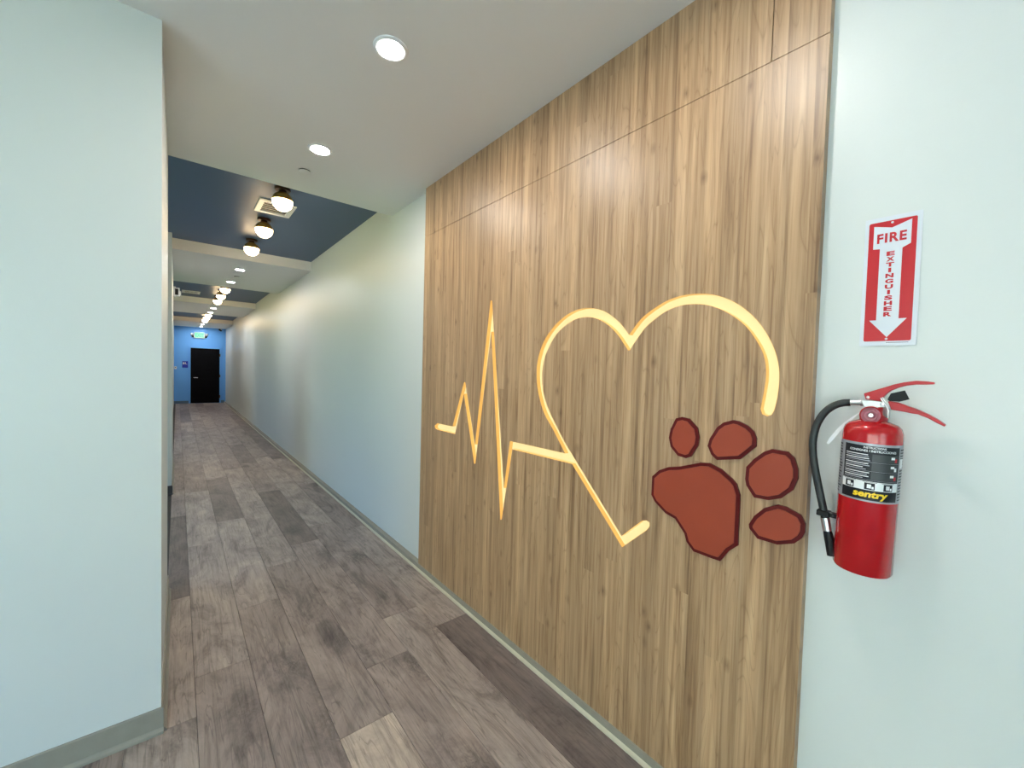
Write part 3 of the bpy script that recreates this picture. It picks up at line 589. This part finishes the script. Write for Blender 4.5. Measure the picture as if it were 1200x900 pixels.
# ------------------------------------------------------------------ fire extinguisher
EX, EYc, EZ = 1.400, 0.2310, 1.055
TILT = math.radians(1.15)
fe = tag(empty('fire_extinguisher', (EX, EYc, EZ), (TILT, 0, 0)), 'red fire extinguisher with black hose hung on the wall right of the wood cladding', 'fire extinguisher')
ROTI = Matrix.Rotation(-TILT, 3, 'X')
def loc(y, z, x=EX): return ROTI @ Vector((x-EX, y-EYc, z-EZ))
def locyz(P): return [(q_.y, q_.z) for q_ in (loc(y, z) for y, z in P)]
R = 0.0605; HT = 0.384
link('cylinder', lathe('cylinder', [(0.0, 0.010), (0.044, 0.004), (0.052, 0.0), (0.0575, 0.002), (R, 0.008), (R, HT-0.030), (R*0.985, HT-0.018), (R*0.93, HT-0.007), (R*0.80, HT+0.002), (R*0.55, HT+0.008), (0.026, HT+0.011), (0.024, HT+0.020)], 56, 40), REDT, fe)
link('neck_collar', lathe('neck_collar', [(0.026, HT+0.004), (0.028, HT+0.008), (0.028, HT+0.018), (0.022, HT+0.022), (0.017, HT+0.026), (0.017, HT+0.050)], 36), REDP, fe)
# wrap-around label
PHI0 = math.atan2(-EYc, -EX)+0.02
def wrap(u, z, r): a = PHI0+u/R; return (r*math.cos(a), r*math.sin(a), z)
LZ0, LZ1 = 1.2475-EZ, 1.3945-EZ
def patch(name, u0, u1, z0, z1, lift, m, parent):
    k = max(1, int((u1-u0)/0.006)); r = R+lift; v = []
    for i in range(k+1):
        u = u0+(u1-u0)*i/k; v += [wrap(u, z0, r), wrap(u, z1, r)]
    f = [(2*i, 2*i+2, 2*i+3, 2*i+1) for i in range(k)]
    return link(name, pymesh(name, v, f, True), m, parent)
def wrap_text(name, body, u, z, hgt, wid, m, parent, bold=0.01, shear=0.0, lift=0.0008):
    t = text_mesh(name, body, hgt, wid, bold, shear)
    for q_ in t.vertices: q_.co = wrap(u+q_.co.x, z+q_.co.y, R+lift)
    return link(name, t, m, parent)
lb = patch('label', -0.105, 0.105, LZ0, LZ1, 0.0003, SILVER, fe)
patch('black_field', -0.060, 0.062, LZ0+0.0045, LZ1-0.006, 0.0005, LABELB, lb)
patch('white_band', -0.060, 0.062, LZ0+0.030, LZ0+0.052, 0.0007, LABELW, lb)
wrap_text('brand_lettering', 'sentry', 0.004, LZ0+0.0165, 0.0205, 0.070, YELLOW, lb, 0.04, 0.12)
wrap_text('heading', 'INSTRUCTIONS', 0.006, LZ1-0.0105, 0.0052, 0.044, LABELW, lb, 0.02)
wrap_text('heading', 'CONSIGNES / INSTRUCCIONES', 0.003, LZ1-0.0185, 0.0056, 0.096, LABELW, lb, 0.02)
rq = random.Random(5)
for row in range(3):
    zt = LZ1-0.026-row*0.0225
    patch('picture', 0.002, 0.058, zt-0.0195, zt, 0.0007, LABELG, lb)
    patch('picture_figure', 0.040, 0.049, zt-0.010, zt-0.004, 0.0009, LABELW, lb)
    patch('picture_figure', 0.049, 0.055, zt-0.017, zt-0.008, 0.0009, SIGNR if row != 1 else LABELW, lb)
    for ln in range(4):
        w_ = rq.uniform(0.040, 0.054); patch('text_line', -0.055, -0.055+w_, zt-0.0035-ln*0.0048, zt-0.0015-ln*0.0048, 0.0008, SILVER if ln % 2 else LABELW, lb)
    patch('divider', -0.058, 0.060, zt-0.0210, zt-0.0204, 0.0009, SILVER, lb)
for k, u in enumerate((-0.040, 0.001, 0.038)):
    zc = LZ0+0.040
    patch('pictogram', u-0.010, u+0.010, zc-0.0085, zc+0.0085, 0.0009, LABELB, lb)
    patch('pictogram_mark', u-0.005, u+0.003, zc-0.005, zc+0.005, 0.0011, LABELW, lb)
    patch('pictogram_mark', u+0.004, u+0.008, zc-0.006, zc+0.000, 0.0011, LABELW, lb)
    patch('caption_line', u-0.014, u+0.014, zc+0.0098, zc+0.0110, 0.0009, LABELG, lb)
for sgn in (-1, 1):
    for ln in range(18):
        zt = LZ1-0.010-ln*0.0074
        ua = -0.102 if sgn < 0 else 0.066
        patch('side_text_line', ua, ua+rq.uniform(0.026, 0.036), zt-0.0036, zt, 0.0006, LABELG if ln % 3 else LABELB, lb)
patch('inspection_sticker', 0.066, 0.080, LZ1-0.058, LZ1-0.034, 0.0009, LABELW, lb)
# valve, gauge, levers
va = link('valve_body', prism('valve_body', [locyz(VALVE)], -0.017, 0.015, 'x', 0.0015), STEEL, fe)
stem = link('valve_stem', lathe('valve_stem', [(0.016, HT+0.022), (0.016, HT+0.060)], 28), STEEL, fe); stem.location = (0, loc(0.223, 1.47).y, 0)
gp = loc(0.2255, 1.4635, EX-0.020)
gauge = link('pressure_gauge', lathe('pressure_gauge', [(0.0, 0.0), (0.0215, 0.0), (0.0225, 0.002), (0.0225, 0.012), (0.0205, 0.0145), (0.0195, 0.0115), (0.0, 0.0115)], 40), REDP, fe)
gauge.location = gp; gauge.rotation_euler = (0, -PI/2, math.radians(9))
dial = link('gauge_dial', lathe('gauge_dial', [(0.0, 0.0120), (0.0192, 0.0120), (0.0192, 0.0116)], 36), REDD, gauge)
link('gauge_ring', lathe('gauge_ring', [(0.0085, 0.0122), (0.0095, 0.0128), (0.0125, 0.0128), (0.0130, 0.0122)], 36), mat('gauge_pale', (0.38, 0.10, 0.13), 0.4, noise=(60, 0.1)), gauge)
link('gauge_hub', lathe('gauge_hub', [(0.0, 0.0150), (0.0045, 0.0146), (0.006, 0.012)], 24), STEEL, gauge)
lv = link('squeeze_lever', prism('squeeze_lever', [locyz(LEVER)], -0.013, 0.008, 'x', 0.0018), REDP, fe)
pv = loc(0.234, 1.5085, EX-0.013)
rv = link('rivet', lathe('rivet', [(0.0, 0.003), (0.003, 0.0025), (0.0042, 0.0)], 18), STEEL, lv); rv.location = pv; rv.rotation_euler = (0, -PI/2, 0)
gr_ = link('carry_handle', prism('carry_handle', [locyz(GRIP)], -0.014, 0.010, 'x', 0.0018), REDP, fe)
pn = loc(0.2045, 1.4925, EX-0.018)
pin = link('safety_pin', lathe('safety_pin', [(0.0, 0.006), (0.004, 0.005), (0.005, 0.0), (0.005, -0.004)], 18), STEEL, fe); pin.location = pn; pin.rotation_euler = (0, -PI/2, 0)
link('tamper_tie', tube('tamper_tie', spline([loc(0.2085, 1.508, EX-0.016), loc(0.203, 1.499, EX-0.021), loc(0.197, 1.489, EX-0.020), loc(0.1915, 1.475, EX-0.016)], 4), 0.0016, 8), WHITE, fe)
link('tamper_tie', tube('tamper_tie', spline([loc(0.2055, 1.510, EX-0.015), loc(0.199, 1.500, EX-0.021), loc(0.1925, 1.490, EX-0.019)], 4), 0.0014, 8), WHITE, fe)
link('inspection_tag', prism('inspection_tag', [locyz(TAG)], -0.016, -0.0145, 'x'), BLACK, fe)
link('tag_wire', tube('tag_wire', [loc(0.163, 1.523, EX-0.015), loc(0.156, 1.525, EX-0.014), loc(0.1525, 1.527, EX-0.012)], 0.0006, 6), STEEL, fe)
sA, sB = loc(0.249, 1.468, EX-0.008), loc(0.314, 1.375, EX-0.012)
dv = (sB-sA).normalized(); pr = Vector((0, -dv.z, dv.y))
v = []
for k in range(9):
    t_ = k/8; p = sA+(sB-sA)*t_ + pr*0.005*math.sin(t_*PI); w_ = 0.0012+0.0030*min(1, t_*2.2)*(1 if t_ < 0.9 else 0.5)
    for x_ in (-0.0006, 0.0006):
        v += [Vector((p.x+x_, p.y, p.z))+pr*w_, Vector((p.x+x_, p.y, p.z))-pr*w_]
f = []
for k in range(8):
    a = 4*k; f += [(a, a+1, a+5, a+4), (a+2, a+6, a+7, a+3), (a, a+4, a+6, a+2), (a+1, a+3, a+7, a+5)]
f += [(0, 2, 3, 1), (32, 33, 35, 34)]
link('paper_strip', fixnormals(pymesh('paper_strip', v, f)), LABELW, fe)
# hose
link('hose_fitting', tube('hose_fitting', [loc(0.242, 1.493), loc(0.2475, 1.493), loc(0.248, 1.4935), loc(0.252, 1.4935), loc(0.2525, 1.4925), loc(0.277, 1.491)], [0.008, 0.008, 0.010, 0.010, 0.0075, 0.0075], 18), STEEL, fe)
hp = [(0.272, 1.4915), (0.288, 1.489), (0.306, 1.480), (0.325, 1.460), (0.341, 1.425), (0.3475, 1.385), (0.346, 1.345), (0.340, 1.305), (0.330, 1.257), (0.320, 1.212), (0.314, 1.185), (0.3095, 1.162)]
link('hose', tube('hose', spline([loc(y, z, EX-0.002-0.012*min(1, i/6)) for i, (y, z) in enumerate(hp)], 5), 0.0095, 16), RUBBER, fe)
link('ferrule', tube('ferrule', [loc(0.3110, 1.170, EX-0.014), loc(0.3040, 1.136, EX-0.014)], 0.0102, 18), STEEL, fe)
link('nozzle', tube('nozzle', [loc(0.3045, 1.138, EX-0.014), loc(0.3025, 1.130, EX-0.014), loc(0.2985, 1.112, EX-0.014), loc(0.2900, 1.072, EX-0.014)], [0.0085, 0.0105, 0.0115, 0.0125], 18), BLACK, fe)
ck = loc(0.3135, 1.183, EX-0.014)
link('hose_clip', boxes_mesh('hose_clip', [(-0.0135, 0.0135, -0.014, 0.015, -0.0075, 0.0075)], 0.002), BLACK, fe).location = ck
cl2 = link('clip_arm', boxes_mesh('clip_arm', [(-0.010, 0.006, -0.033, -0.013, -0.0065, 0.0065)], 0.0015), BLACK, fe); cl2.location = ck
link('wall_hook', boxes_mesh('wall_hook', [(0.058, XW-EX-0.001, -0.02, 0.02, HT-0.10, HT+0.05), (0.010, XW-EX-0.001, -0.014, 0.014, HT+0.046, HT+0.052)], 0.0015), STEEL, fe)
